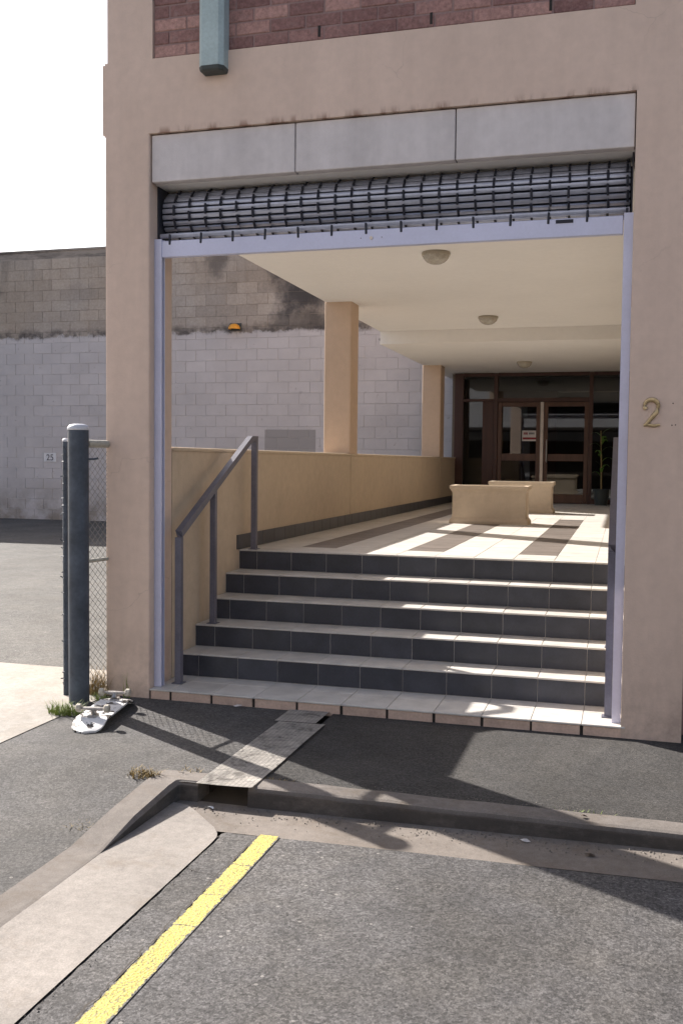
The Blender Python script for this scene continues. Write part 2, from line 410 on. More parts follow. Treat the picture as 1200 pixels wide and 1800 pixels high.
def tube(pts, rad, n=8, bm=None, caps=True, square=False):
    bm = bm or bmesh.new(); pts = [Vector(p) for p in pts]; rings = []
    m = len(pts)
    rad = rad if isinstance(rad, (list, tuple)) else [rad]*m
    for i, p in enumerate(pts):
        d = (pts[min(i+1, m-1)]-pts[max(i-1, 0)]).normalized()
        a = Vector((0, 0, 1)) if abs(d.z) < .95 else Vector((0, 1, 0))
        u = d.cross(a).normalized(); w = u.cross(d).normalized()
        # keep the width at mitred bends
        k = 1.0
        if 0 < i < m-1:
            c = (pts[i]-pts[i-1]).normalized().dot((pts[i+1]-pts[i]).normalized()); k = 1/max(.4, math.sqrt((1+c)/2))
        nn = 4 if square else n; off = math.pi/4 if square else 0
        rr = rad[i]*(math.sqrt(2) if square else 1)
        rings.append([bm.verts.new(p+u*rr*math.cos(off+2*math.pi*j/nn)+w*rr*k*math.sin(off+2*math.pi*j/nn)) for j in range(nn)])
    for a, b in zip(rings, rings[1:]):
        k = len(a)
        for j in range(k): bm.faces.new((a[j], a[(j+1) % k], b[(j+1) % k], b[j]))
    if caps: bm.faces.new(rings[0][::-1]); bm.faces.new(rings[-1])
    return bm
def lathe(prof, n=24, bm=None, c=(0, 0, 0)):
    bm = bm or bmesh.new(); rings = []
    for r, z in prof:
        rings.append([bm.verts.new((c[0]+r*math.cos(2*math.pi*j/n), c[1]+r*math.sin(2*math.pi*j/n), c[2]+z)) for j in range(n)] if r > 1e-6 else [bm.verts.new((c[0], c[1], c[2]+z))])
    for a, b in zip(rings, rings[1:]):
        for j in range(n):
            k = (j+1) % n
            if len(a) == 1: bm.faces.new((a[0], b[j], b[k]))
            elif len(b) == 1: bm.faces.new((a[j], a[k], b[0]))
            else: bm.faces.new((a[j], a[k], b[k], b[j]))
    return bm
def sheet(xs, ys, zf):
    bm = bmesh.new(); g = [[bm.verts.new((x, y, zf(x, y))) for x in xs] for y in ys]
    for j in range(len(ys)-1):
        for i in range(len(xs)-1): bm.faces.new((g[j][i], g[j][i+1], g[j+1][i+1], g[j+1][i]))
    return bm
def lin(a, b, n): return [a+(b-a)*i/n for i in range(n+1)]
def sstep(a, b, x):
    t = max(0., min(1., (x-a)/(b-a))); return t*t*(3-2*t)

# ------------------------------------------------------------------ dimensions (metres; Y=0 is the facade, X=0 the right jamb)
W = 3.173; RISE = .168; TD = .298; Y1 = .47; ZL = 5*RISE; YL = Y1+4*TD; ZC = 3.495; ZC2 = 3.31; YD = 12.8
PZ = -.07; RZ = -.165
def rz(x): return RZ+.012*(max(-1.8, min(x, 1.5))+1.8)   # the bay falls a little towards its left corner
def left_z(x, y):     # footpath and yard surface west of the parking bay
    if y > 0: return PZ+.22*y/14.2
    return -.158+.088*sstep(-2.40, -1.35, y)

# ------------------------------------------------------------------ ground
o = obj('ground', sheet(lin(-500, 500, 8), lin(-500, 500, 8), lambda x, y: -.32), M['dirt']); tag(o, 'bare dark ground beyond the street', None, None, 'structure')
def road_edge(x, y): return RZ
xs = [-1.815, -1.793]+lin(-1.76, 14, 40); ys = lin(-40, -3.6, 12)[:-1]+lin(-3.6, -1.915, 40)+[-1.935+.04]
b = sheet(xs, ys, lambda x, y: rz(x)+.0015*math.sin(x*1.3+y))
rr = random.Random(3)
for v in b.verts:
    if abs(v.co.x+1.793) < 1e-4: v.co.x += rr.uniform(-.006, .006)
    if abs(v.co.y+1.915) < 1e-4: v.co.y += rr.uniform(-.014, .006)
    if v.co.x < -1.81 or v.co.y > -1.9: v.co.z -= .010
o = obj('road', b, M['road']); tag(o, 'grey coarse asphalt of the parking bay and street', None, None, 'structure')
o = obj('street', sheet(lin(-40, -1.80, 10), lin(-40, -6.6, 6), lambda x, y: RZ-.006), M['road']); tag(o, 'asphalt street continuing to the left', None, None, 'structure')
# footpath in front of the entrance, cut by the drain channel
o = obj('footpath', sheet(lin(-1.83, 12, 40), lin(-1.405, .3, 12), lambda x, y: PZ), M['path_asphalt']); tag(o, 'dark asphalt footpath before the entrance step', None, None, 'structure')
o = obj('footpath', sheet(lin(-3.49, -2.095, 16), lin(-1.56, .3, 14), lambda x, y: PZ if x > -2.2 else min(PZ, left_z(x, y))), M['path_pale']); tag(o, 'asphalt footpath between the drain plate and the driveway', None, None, 'structure')
o = obj('footpath', sheet(lin(-3.49, -2.372, 14), lin(-7, -1.56, 30), left_z), M['path_pale']); tag(o, 'asphalt footpath sloping down beside the kerb ramp', None, None, 'structure')
b = bmesh.new(); box(-2.10, -1.825, -1.56, .0, -.30, -.172, bm=b); box(-2.11, -2.094, -1.40, .0, -.17, -.073, bm=b); box(-1.831, -1.82, -1.40, .0, -.17, -.073, bm=b); box(-2.095, -1.83, -.9, -.85, -.17, -.073, bm=b)
o = obj('drain_channel', b, M['dirt']); tag(o, 'dark open drain channel under the steel plate', None, None, 'structure')
# concrete driveway and yard
o = obj('driveway', sheet(lin(-30, -3.49, 30), lin(-7, .66, 30), lambda x, y: left_z(x, y)+.004), M['drive']); tag(o, 'pale concrete driveway crossing left of the post', None, None, 'structure')
def yard_y(x): return .62+.07*(x+3.5)*-.2
o = obj('yard', sheet(lin(-40, -3.515, 30), [.66]+lin(.8, 14.25, 20), left_z), M['yard_asphalt']); tag(o, 'sunlit asphalt yard before the block wall', None, None, 'structure')
# gutters
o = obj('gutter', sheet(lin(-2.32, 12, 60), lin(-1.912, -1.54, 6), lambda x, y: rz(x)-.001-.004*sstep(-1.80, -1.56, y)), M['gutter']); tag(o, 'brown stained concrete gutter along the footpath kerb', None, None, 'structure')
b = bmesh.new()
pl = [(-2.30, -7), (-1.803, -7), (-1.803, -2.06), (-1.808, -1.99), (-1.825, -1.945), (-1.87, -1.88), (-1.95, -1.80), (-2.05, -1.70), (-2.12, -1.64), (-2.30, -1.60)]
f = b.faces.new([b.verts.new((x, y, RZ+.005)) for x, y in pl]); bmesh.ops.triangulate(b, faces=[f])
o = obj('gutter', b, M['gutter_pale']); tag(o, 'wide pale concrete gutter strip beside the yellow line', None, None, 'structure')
# kerb along the footpath: rounded nose, slightly uneven
def kerb_run(x0, x1):
    b = bmesh.new(); prof = [(-1.405, -.30), (-1.405, -.064), (-1.52, -.066), (-1.540, -.072), (-1.551, -.088), (-1.562, -.30)]
    n = int((x1-x0)/.12)+1; rings = []
    for x in lin(x0, x1, n):
        j = rr.uniform(-.003, .003); jz = rr.uniform(-.003, .002)
        rings.append([b.verts.new((x, y+j*(1 if z > -.1 else .4), z+jz)) for y, z in prof])
    for a, c in zip(rings, rings[1:]):
        for i in range(len(prof)-1): b.faces.new((a[i], a[i+1], c[i+1], c[i]))
    b.faces.new(rings[0]); b.faces.new(rings[-1][::-1]); return b
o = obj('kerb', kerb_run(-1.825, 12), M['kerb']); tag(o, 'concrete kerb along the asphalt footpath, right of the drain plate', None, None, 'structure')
b = bmesh.new()
outer = [(-2.10, -1.41), (-2.30, -1.415), (-2.352, -1.43), (-2.368, -1.46), (-2.374, -1.60), (-2.380, -1.97), (-2.384, -2.32), (-2.384, -3.0), (-2.384, -7)]
inner = [(-2.10, -1.56), (-2.192, -1.562), (-2.199, -1.568), (-2.203, -1.58), (-2.205, -1.64), (-2.213, -2.0), (-2.226, -2.33), (-2.226, -3.0), (-2.226, -7)]
tops = [-.066, -.066, -.066, -.066, -.068, -.104, -.157, -.158, -.158]
rings = []
for (ox, oy), (ix, iy), z in zip(outer, inner, tops):
    zo = min(PZ+.004, max(z, left_z(ox, oy)+.004))
    mx, my = ix+(ox-ix)*.12, iy+(oy-iy)*.12
    rings.append([b.verts.new(p) for p in ((ox, oy, -.3), (ox, oy, zo), (mx, my, z), (ix, iy, z-min(.02, max(0.002, (z-RZ)*.25))), (ix-.002, iy, -.3))])
for a, c in zip(rings, rings[1:]):
    for i in range(4): b.faces.new((a[i], a[i+1], c[i+1], c[i]))
b.faces.new(rings[0]); b.faces.new(rings[-1][::-1])
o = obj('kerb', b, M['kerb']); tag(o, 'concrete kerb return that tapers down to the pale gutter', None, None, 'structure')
o = obj('yellow_line', sheet(lin(-1.627, -1.523, 3), lin(-9, -1.905, 20), lambda x, y: rz(x)+.0045), M['yellow']); tag(o, 'worn yellow painted line of the parking bay', None, None, 'structure')
# cracks: thin dark open seams in the asphalt beside the line
def crack(pts, w):
    b = bmesh.new(); prev = None
    for i, (x, y) in enumerate(pts):
        ww = w*rr.uniform(.4, 1.3)*(0.2 if i in (0, len(pts)-1) else 1)
        cur = (b.verts.new((x-ww, y, rz(x)+.0085)), b.verts.new((x+ww, y+ww*.6, rz(x)+.0085)))
        if prev: b.faces.new((prev[0], prev[1], cur[1], cur[0]))
        prev = cur
    return b
pts = [(-1.632+rr.uniform(-.008, .008), y) for y in lin(-3.7, -2.0, 60)]
o = obj('road_crack', crack(pts, .0035), M['dirt']); tag(o, 'thin dark crack running along the yellow line', None, None, 'structure')
def wander(x, y, a, n, st):
    out = [(x, y)]
    for i in range(n): a += rr.uniform(-.5, .5); x += st*math.cos(a); y += st*math.sin(a); out.append((x, y))
    return out
b = bmesh.new()
for x, y, a, n in ((-1.79, -2.35, -.4, 7), (-1.79, -2.75, .1, 6)):
    c = crack(wander(x, y, a, n, .03), .0022); me = bpy.data.meshes.new('t'); c.to_mesh(me); c.free(); b.from_mesh(me); bpy.data.meshes.remove(me)
for v in b.verts: v.co.z = rz(v.co.x)+.0035
tag(obj('road_crack', b, M['dirt']), 'fine wandering hairline cracks in the bay asphalt', None, None, 'structure')

# ------------------------------------------------------------------ the building
bld = empty('building', (-1.5, 0, PZ), 'tan rendered building with plum brick band and open entrance bay', 'building')
b = bmesh.new()
post_box(-3.51, -W, 0, .36, -.15, 3.815, .012, b)                # left pillar
box(0, .35, 0, .36, -.15, 3.815, bm=b)                   # right pillar
box(-3.51, 5.0, 0, .36, 3.815, 4.31, bm=b)               # beam over the opening
box(-3.49, -3.15, 0, .36, 4.31, 7.5, bm=b)               # strip left of the brick band
box(-.02, .37, 0, .36, 4.31, 7.5, bm=b)                  # strip right of the brick band
box(-3.15, -.02, .10, .36, 4.31, 7.5, bm=b)
box(.37, 5.0, .10, .36, 4.31, 7.5, bm=b)
obj('facade_wall', b, M['lintel'], bld)
obj('string_course', box(-3.528, -3.512, .004, 2.2, 3.83, 4.30), M['render'], bld)
obj('upper_storey', box(-3.488, 9, .362, 26, 3.70, 7.4), M['render'], bld)
b = bmesh.new(); box(.352, 5.0, .20, .36, -.15, 3.813, bm=b)
obj('bay_infill', b, M['mortar'], bld)
o = obj('brick_backing', box(-3.148, -.022, .0185, .098, 4.312, 7.4), M['mortar'], bld)
bk = tomesh('brick', box(-.115, .115, -.03, .03, -.038, .038, .004))
bk2 = tomesh('brick', box(-.052, .052, -.03, .03, -.038, .038, .004))
for r in range(8):
    z = 4.312+.006+.038+r*.086; x = -3.148+.008; half = r % 2
    if half:
        link('brick', bk2, M['brick'], bld, (x+.052, .043+rr.uniform(-.002, .002), z)); x += .114
    while x < -.022-.22:
        link('brick', bk, M['brick'], bld, (x+.115+rr.uniform(-.001, .001), .043+rr.uniform(-.003, .003), z)); x += .2405
    if -.022-x > .108: link('brick', bk2, M['brick'], bld, (x+.052, .043, z))
b = bmesh.new()
for x in (-1.974, -1.243, -.513): box(x-.008, x+.008, .008, .013, 4.335, 4.405, bm=b)
tag(obj('weep_hole', b, M['dark_gap'], bld), None, None, None, 'stuff')
for i, (x0, x1) in enumerate(((-3.166, -2.138), (-2.131, -1.083), (-1.076, -.006))):
    obj('fascia_panel', box(x0, x1, .022, .092, 3.492, 3.807, .004), M['fascia'], bld)
obj('fascia_backing', box(-W+.002, -.002, .094, .34, 3.497, 3.813), M['dark_gap'], bld)
obj('ceiling', box(-3.488, 3, .34, 7.87, ZC, 3.698), M['ceiling'], bld)
obj('ceiling', box(-3.488, 3, 7.872, 14.0, ZC2, 3.698), M['ceiling'], bld)
obj('soffit_strip', box(-W+.002, -.002, .094, .338, ZC-.004, 3.4965), M['ceiling'], bld)
for y0, y1 in ((5.18, 5.52), (11.12, 11.5)):
    obj('column', box(-3.51, -W, y0, y1, 1.66, (ZC if y0 < 8 else ZC2)+.1, .02, 2), M['column'], bld)
b = bmesh.new(); box(-3.512, -W, .362, 12.74, -.2, 1.662, bm=b)
pw = obj('parapet_wall', b, M['render_in'], bld)
obj('coping', box(-3.535, -W+.014, .364, 12.74, 1.662, 1.694, .013, 2), M['render_in'], pw)
for y0, y1 in ((5.18, 5.52), (11.12, 11.5)): obj('pilaster', box(-W-.02, -W+.008, y0+.02, y1, ZL+.13, 1.66, .004), M['render_in'], pw)
obj('inner_wall', box(.03, .2, .362, 14, -.2, 3.49), M['render_in'], bld)
obj('wall_box', box(-.075, .028, 3.0, 3.16, 3.02, 3.19, .01), M['column'], bld)
# skirting tiles on the parapet
sk = tomesh('skirting_tile', box(-.006, .006, -.150, .150, -.062, .062, .002))
y = YL-.06
k = 0
while y < 12.5:
    link('skirting_tile', sk, M['riser'], bld, (-W+.0065, y+.15, ZL+.064)); y += .304
# interior lobby behind the glass
b = bmesh.new(); box(-3.3, 3.2, 13.9, 13.95, .6, 3.4, bm=b)
obj('lobby_shell', (lambda bb: (box(-3.3, 3.2, 18.0, 18.1, .7, 3.3, bm=bb), box(-3.26, -3.205, 12.86, 18, .7, 3.3, bm=bb), box(3.0, 3.1, 12.9, 18, .7, 3.3, bm=bb), box(-3.3, 3.1, 12.9, 18.1, 3.318, 3.4, bm=bb), bb)[-1])(bmesh.new()), M['lobby'], bld)
obj('lobby_floor', box(-3.25, 3, 12.95, 18, .70, .835), M['stripe'], bld)
obj('lobby_panel', box(-2.9, -1.5, 16.2, 16.3, .84, 3.2), M['room_panel'], bld)
# ------------------------------------------------------------------ entrance steps
st = empty('entrance_steps', (-1.55, .9, 0), 'flight of five steps with beige treads and charcoal riser tiles', 'steps')
b = bmesh.new()
box(-W+.001, .028, .008, Y1+.02, -.15, -.009, bm=b)
for k in range(5):
    y = Y1+k*TD+.005; z1 = (k+1)*RISE-.008
    box(-W+.001, .028, y, (Y1+(k+1)*TD+.005 if k < 4 else YL+.3), -.15 if k == 0 else k*RISE-.008, z1, bm=b)
obj('step_core', b, M['grout'], st)
obj('edge_joint', box(-W+.001, .028, .0062, .0078, -.15, -.013), M['dark_gap'], st)
JX = [-.233-.3085*i for i in range(-1, 11)]
edges = sorted([x for x in JX if -W+.03 < x < .0])
spans = list(zip([-W+.003]+edges, edges+[.026]))
mcache = {}
def tile_mesh(nm, w, d, h, bev, mat):
    key = (nm, round(w, 4), round(d, 4), round(h, 4))
    if key not in mcache:
        m = tomesh(nm, box(-w/2, w/2, -d/2, d/2, -h/2, h/2, bev)); m.materials.append(mat); mcache[key] = m
    return mcache[key]
g = .0035
for x0, x1 in spans:
    w = x1-x0-g; xm = (x0+x1)/2
    # platform: two rows of tiles, peach edge tiles on its front
    link('tread_tile', tile_mesh('tread_tile', w, .306, .012, .0025, M['tread']), None, st, (xm, -.006+.153, -.006+rr.uniform(-.0006, .0006)))
    link('tread_tile', tile_mesh('tread_tile', w, Y1-.304-.004, .012, .002, M['tread']), None, st, (xm, .304+(Y1-.304)/2-.001, -.006))
    link('edge_tile', tile_mesh('edge_tile', w-.014, .012, .075, .003, M['edge_tile']), None, st, (xm+rr.uniform(-.003, .003), .005+rr.uniform(-.002, .002), -.0515))
    for k in range(5):
        y = Y1+k*TD; z = k*RISE
        link('riser_tile', tile_mesh('riser_tile', w, .010, RISE-.0165, .0015, M['riser']), None, st, (xm, y+.006+rr.uniform(-.0008, .0008), z+(RISE-.0135)/2))
        if k < 4:
            link('tread_tile', tile_mesh('tread_tile', w, TD+.006, .012, .0025, M['tread']), None, st, (xm, y-.006+(TD+.006)/2, z+RISE-.006+rr.uniform(-.0006, .0006)))

# ------------------------------------------------------------------ landing
lf = obj('landing_floor', box(-W+.001, .028, YL+.02, 12.95, ZL-.10, ZL-.004), M['grout']); tag(lf, 'tiled landing with beige tiles and brown stripes', None, None, 'structure')
colx = [-W+.003, -3.067, -2.75, -2.433, -2.115, -1.798, -1.48, -1.163, -.847, -.53, -.213, .026]
stripe_cols = (2, 5, 8)
rest = bmesh.new(); rest_s = bmesh.new()
rows = [(YL-.006, YL+.11)]
y = YL+.11
while y < 12.7: rows.append((y, y+.317)); y += .317
for ri, (ya, yb) in enumerate(rows):
    for ci in range(len(colx)-1):
        x0, x1 = colx[ci], colx[ci+1]
        lim = 7.2 if ci != 2 else 9.9
        s = ci in stripe_cols and 1.9 < ya < lim
        w, d = x1-x0-g, yb-ya-g
        if ri <= 19:
            m = tile_mesh('floor_tile' + ('_brown' if s else ''), w, d, .012, .002, M['stripe' if s else 'landing_tile'])
            link('floor_tile', m, None, lf, ((x0+x1)/2, (ya+yb)/2, ZL-.006+rr.uniform(-.0007, .0007)))
        else:
            box(x0+g/2, x1-g/2, ya+g/2, yb-g/2, ZL-.012, ZL+rr.uniform(-.0005, .0005), bm=(rest_s if s else rest))
tag(obj('floor_tile', rest, M['landing_tile'], lf), None, None, None, 'stuff')
if len(rest_s.verts): tag(obj('floor_tile', rest_s, M['stripe'], lf), None, None, None, 'stuff')

# ------------------------------------------------------------------ rolled-up shutter
sh = empty('roller_shutter', (-1.6, .1, 3.0), 'rolled up grille shutter of slats and dark links over the entrance', 'shutter')
SY, SZ, SR = .325, 3.315, .165
obj('drum', tube([(-3.165, SY, SZ), (-.012, SY, SZ)], SR-.02, 28), M['drum'], sh, True)
for x in (-3.168, -.012): obj('end_plate', box(x-.004, x+.004, .12, .50, 3.115, 3.49), M['drum'], sh)
slat_m = tomesh('slat', box(-1.565, 1.565, -.009, .009, -.0152, .0152, .006, 2), True)
NS = 25; dA = 2*math.pi/NS; angs = [R(118)+dA*k for k in range(12)]   # angle 180 deg = facing the street
def drum_pt(a, r): return (SY+r*math.cos(a), SZ+r*math.sin(a))
for a in angs:
    yy, zz = drum_pt(a, SR)
    link('slat', slat_m, M['slat'], sh, (-1.588, yy, zz+rr.uniform(-.001, .001)), Euler((a-math.pi+R(14), rr.uniform(-.001, .001), 0)))
# last slats hang off the drum on to the bottom rail
link_m = tomesh('link', box(-.0075, .0075, -.006, .006, -.036, .036, .003))
ncol = 27
for i in range(ncol):
    x = -3.06+i*(3.02/(ncol-1))
    ph = i % 2
    for k in range(-1+ph, 12, 2):
        a = angs[0]+dA*(k+1.0)
        if a > angs[-1]+.05: continue
        yy, zz = drum_pt(a, SR+.016)
        link('link', link_m, M['link'], sh, (x+rr.uniform(-.004, .004), yy, zz), Euler((a-math.pi, rr.uniform(-.04, .04), 0)))
    if ph == 0:
        link('link', link_m, M['link'], sh, (x, .083, 3.115), Euler((0, rr.uniform(-.05, .05), 0)))
link('slat', slat_m, M['slat'], sh, (-1.588, .125, 3.150), Euler((R(12), 0, 0)))
obj('bottom_rail', box(-3.128, -.06, .082, .122, 2.995, 3.108, .004), M['alu'], sh)
obj('lock_slot', box(-.46, -.355, .078, .084, 3.079, 3.100), M['link'], sh)
obj('lock_barrel', tube([(-1.63, .076, 3.052), (-1.63, .084, 3.052)], .011, 12), M['metal'], sh)
for x in (-1.70, -1.56): obj('screw', tube([(x, .078, 3.054), (x, .084, 3.054)], .003, 8), M['link'], sh)
for x0, x1 in ((-W+.001, -3.118), (-.056, -.001)):
    b = bmesh.new(); xa = x0 if x0 < -1 else x1-.055
    box(xa, xa+.054, .075, .088, .0, 3.12, bm=b); box(xa, xa+.054, .117, .13, .0, 3.12, bm=b)
    if x0 < -1: box(xa, xa+.012, .0885, .1165, 0, 3.12, bm=b)
    else: box(xa+.042, xa+.054, .0885, .1165, 0, 3.12, bm=b)
    obj('guide_channel', b, M['alu'], sh)

# ------------------------------------------------------------------ handrails
def handrail(x, label):
    t = empty('handrail', (x, .22, 0), label, 'handrail', 'handrails of the entrance steps')
    r = .0225
    def zt(y): return 1.075+(y-.22)*(1.785-1.075)/(1.60-.22)
    obj('post', tube([(x, .22, .0), (x, .22, 1.05)], r, square=True), M['rail_paint'], t)
    obj('post', tube([(x, .83, 2*RISE), (x, .83, zt(.83)-.01)], r*.95, square=True), M['rail_paint'], t)
    obj('post', tube([(x, 1.70, ZL), (x, 1.70, 1.77)], r, square=True), M['rail_paint'], t)
    obj('rail', tube([(x, .22, 1.04), (x, .22, 1.075), (x, 1.60, 1.785), (x, 1.724, 1.785)], r*1.02, square=True), M['rail_paint'], t)
    for y, z in ((.22, 0), (.83, 2*RISE), (1.70, ZL)):
        obj('base_plate', box(x-.04, x+.04, y-.04, y+.04, z+.001, z+.007, .002), M['rail_paint'], t)
handrail(-3.05, 'dark painted handrail by the left wall, climbing beside the steps')
handrail(-.08, 'dark painted handrail seen edge on beside the right shutter guide')

# ------------------------------------------------------------------ glazed entrance
ge = empty('glazed_entrance', (-1.6, YD, ZL), 'red brown timber entrance screen with dark glass and double doors', 'entrance')
T, TDm = M['timber'], M['timber_door']
def fr(name, x0, x1, z0, z1, mat=T, y0=YD-.05, y1=YD+.05, par=ge): return obj(name, box(x0, x1, y0, y1, z0, z1, .004), mat, par)
def pane(x0, x1, z0, z1, par=ge, y=YD): return obj('pane', box(x0, x1, y-.004, y+.004, z0, z1), M['glass'], par)
fr('jamb', -3.20, -3.03, ZL, 3.30); fr('mullion', -2.446, -2.37, ZL, 3.30); fr('mullion', -.682, -.61, ZL, 3.30); fr('jamb', -.02, .028, ZL, 3.30)
fr('head', -3.028, -2.448, 3.24, 3.305); fr('head', -2.368, -.684, 3.24, 3.305); fr('head', -.608, -.022, 3.24, 3.305)
fr('transom', -3.028, -2.448, 2.765, 2.815); fr('transom', -2.368, -.684, 2.755, 2.83)
fr('sill', -3.028, -2.448, ZL, .93); fr('sill', -.608, -.022, ZL, .93)
fr('side_panel', -2.66, -2.45, .932, 2.763, T, YD-.03, YD+.03)
pane(-3.028, -2.662, .93, 2.765); pane(-3.028, -2.448, 2.815, 3.24); pane(-2.368, -.684, 2.83, 3.24); pane(-.608, -.022, .93, 3.24)
for x0, x1, nm in ((-2.366, -1.570, 'left'), (-1.502, -.686, 'right')):
    d = obj('door', box(x0, x0+.075, YD-.03, YD+.03, ZL+.01, 2.75, .004), TDm, ge)
    b = bmesh.new(); box(x1-.075, x1, YD-.03, YD+.03, ZL+.01, 2.75, .004, bm=b)
    obj('stile', b, TDm, d)
    for z0, z1 in ((2.665, 2.75), (1.64, 1.775), (ZL+.01, 1.02)): obj('rail', box(x0+.077, x1-.077, YD-.028, YD+.028, z0, z1, .004), TDm, d)
    pane(x0+.076, x1-.076, 1.775, 2.665, d); pane(x0+.076, x1-.076, 1.02, 1.64, d)
obj('astragal', box(-1.567, -1.505, YD-.045, YD+.02, ZL+.01, 2.752, .004), M['metal'], ge)
b = tube([(-1.44, YD-.035, 1.62), (-1.44, YD-.085, 1.64), (-1.44, YD-.085, 2.02), (-1.44, YD-.035, 2.04)], .012, 8)
obj('handle', b, M['metal'], ge, True)
# the sign fixed on the glass of the left door: two words and a line of small marks, too small to read
sg = empty('door_sign', (-1.77, YD-.012, 2.11), 'small white sign with a reddish printed line on the left glass door', 'sign')
obj('sign_board', box(-1.905, -1.635, YD-.014, YD-.008, 2.015, 2.215), M['paper'], sg)
b = bmesh.new(); x = -1.878
for w in (.022, .020, .024, .018): box(x, x+w-.005, YD-.016, YD-.0145, 2.135+rr.uniform(0, .006), 2.180, bm=b); x += w
tag(obj('printed_word', b, M['print_red'], sg), None, None, None, 'stuff')
b = bmesh.new(); x = -1.775
for w in (.022, .020, .024, .018, .02): box(x, x+w-.006, YD-.016, YD-.0145, 2.138+rr.uniform(0, .006), 2.178, bm=b); x += w
tag(obj('printed_word', b, M['print_dark'], sg), None, None, None, 'stuff')
obj('printed_band', box(-1.895, -1.645, YD-.016, YD-.0145, 2.045, 2.085), M['print_red'], sg)
# white card painting in a bright reflection on the left door, and a plant behind the right sidelight
tag(obj('glass_glint', box(-1.94, -1.82, YD+.012, YD+.016, 2.46, 2.66), M['white']), 'small white patch for a bright reflection, above the sign inside the left door', 'glass_glint')
pt = empty('potted_plant', (-.42, 12.4, .84), 'tall leafy plant in a pot before the right pane of the entrance', 'plant')
obj('pot', lathe([(0, 0), (.11, 0), (.14, .28), (.15, .30), (.13, .30), (.12, .27), (0, .27)], 16, c=(-.42, 12.4, .84)), M['dark_cap'], pt, True)
obj('stem', tube([(-.42, 12.4, 1.1), (-.43, 12.4, 1.6), (-.45, 12.39, 2.2)], [.015, .012, .008], 6), M['dry'], pt)
for i in range(14):
    a = i*2.4; bz = 1.3+i*.065; b = bmesh.new(); L = .34; prev = None
    d = Vector((math.cos(a), .5*math.sin(a), 0))
    for k in range(6):
        t = k/5; p = Vector((-.43, 12.4, bz))+d*(L*t*.7)+Vector((0, 0, L*(t*.9-t*t*.75)))
        wv = Vector((-d.y, d.x, 0)).normalized()*.035*math.sin(math.pi*min(.97, t*.9+.1))
        cur = (b.verts.new(p-wv), b.verts.new(p+wv))
        if prev: b.faces.new((prev[0], prev[1], cur[1], cur[0]))
        prev = cur
    obj('leaf', b, M['leaf'], pt)

# ------------------------------------------------------------------ planters on the landing
def planter(x0, x1, y0, y1, label):
    t = empty('planter', ((x0+x1)/2, (y0+y1)/2, ZL), label, 'planter', 'rendered planters on the landing')
    cx, cy = (x0+x1)/2, (y0+y1)/2; hx, hy = (x1-x0)/2, (y1-y0)/2; b = bmesh.new(); H = .475; rings = []
    prof = [(0, 0), (0, .035), (-.012, .055), (-.028, .075), (-.032, .12), (-.032, H-.10), (-.026, H-.075), (-.008, H-.05), (0, H-.038), (0, H-.004), (-.004, H), (-.065, H), (-.07, H-.06)]
    for dd, z in prof:
        rings.append([b.verts.new((cx+sx*(hx+dd), cy+sy*(hy+dd), ZL+z)) for sx, sy in ((-1, -1), (1, -1), (1, 1), (-1, 1))])
    for a, c in zip(rings, rings[1:]):
        for j in range(4): b.faces.new((a[j], a[(j+1) % 4], c[(j+1) % 4], c[j]))
    b.faces.new(rings[0][::-1])
    obj('box', b, M['render_in'], t)
    obj('soil', box(cx-hx+.072, cx+hx-.072, cy-hy+.072, cy+hy-.072, ZL+H-.10, ZL+H-.062), M['soil'], t)
planter(-2.11, -1.14, 6.0, 6.46, 'nearer tan rendered planter with flared rim, on the sunlit landing')
planter(-2.02, -1.04, 8.95, 9.41, 'farther tan planter half hidden behind another, before the doors')

# ------------------------------------------------------------------ ceiling lights
for x, y, z, lb in ((-1.70, 2.70, ZC, 'nearest and largest of the domed ceiling lights, above the landing'), (-1.765, 6.72, ZC, 'middle domed ceiling light, just before the ceiling steps down'), (-1.69, 10.78, ZC2, 'farthest domed ceiling light, on the lower ceiling by the doors')):
    t = empty('ceiling_light', (x, y, z), lb, 'ceiling light', 'domed ceiling lights in the entrance')
    obj('base_ring', lathe([(0, 0), (.125, 0), (.130, -.012), (.128, -.030), (.112, -.034)], 32, c=(x, y, z)), M['lamp_base'], t, True)
    obj('diffuser', lathe([(.118, -.030), (.116, -.048), (.100, -.070), (.096, -.071), (.082, -.086), (.078, -.086), (.055, -.099), (.03, -.104), (0, -.105)], 32, c=(x, y, z)), M['lamp_glass'], t, True)

# ------------------------------------------------------------------ house number and holes of a lost digit
pts = []
def arc(cx, cz, r, a0, a1, n): return [(cx+r*math.cos(R(a)), cz+r*math.sin(R(a))) for a in lin(a0, a1, n)]
pth = [(-.036, .025), (-.026, .022)]+[]
pth = [(-.030, .030), (-.040, .040), (-.042, .052)]+arc(-.002, .046, .040, 165, -20, 12)+[(.028, .012), (.008, -.016), (-.016, -.044), (-.032, -.066)]
rad = [.011, .010, .0075]+[.0075+.0035*math.sin(math.pi*i/12) for i in range(13)]+[.0115, .0105, .0085, .0085]
b = tube([(.13+x, -.010, 1.905+z) for x, z in pth], [r*1.25 for r in rad], 8)
tube([(.13-.044, -.010, 1.905-.067), (.13-.02, -.010, 1.905-.064), (.13+.015, -.010, 1.905-.070), (.13+.05, -.010, 1.905-.064)], [.008, .0085, .010, .007], 8, bm=b)
for v in b.verts: v.co.y = -.004+(v.co.y+.010)*.8-.004
tag(obj('house_number', b, M['brass'], None, True), 'brass house number 2 fixed on the right pillar', 'number')
for x, z in ((.251, 1.968), (.248, 1.838), (.268, 1.840)):
    obj('screw_hole', tube([(x, -.0015, z), (x, .004, z)], .004, 8), M['dark_gap'], bld)

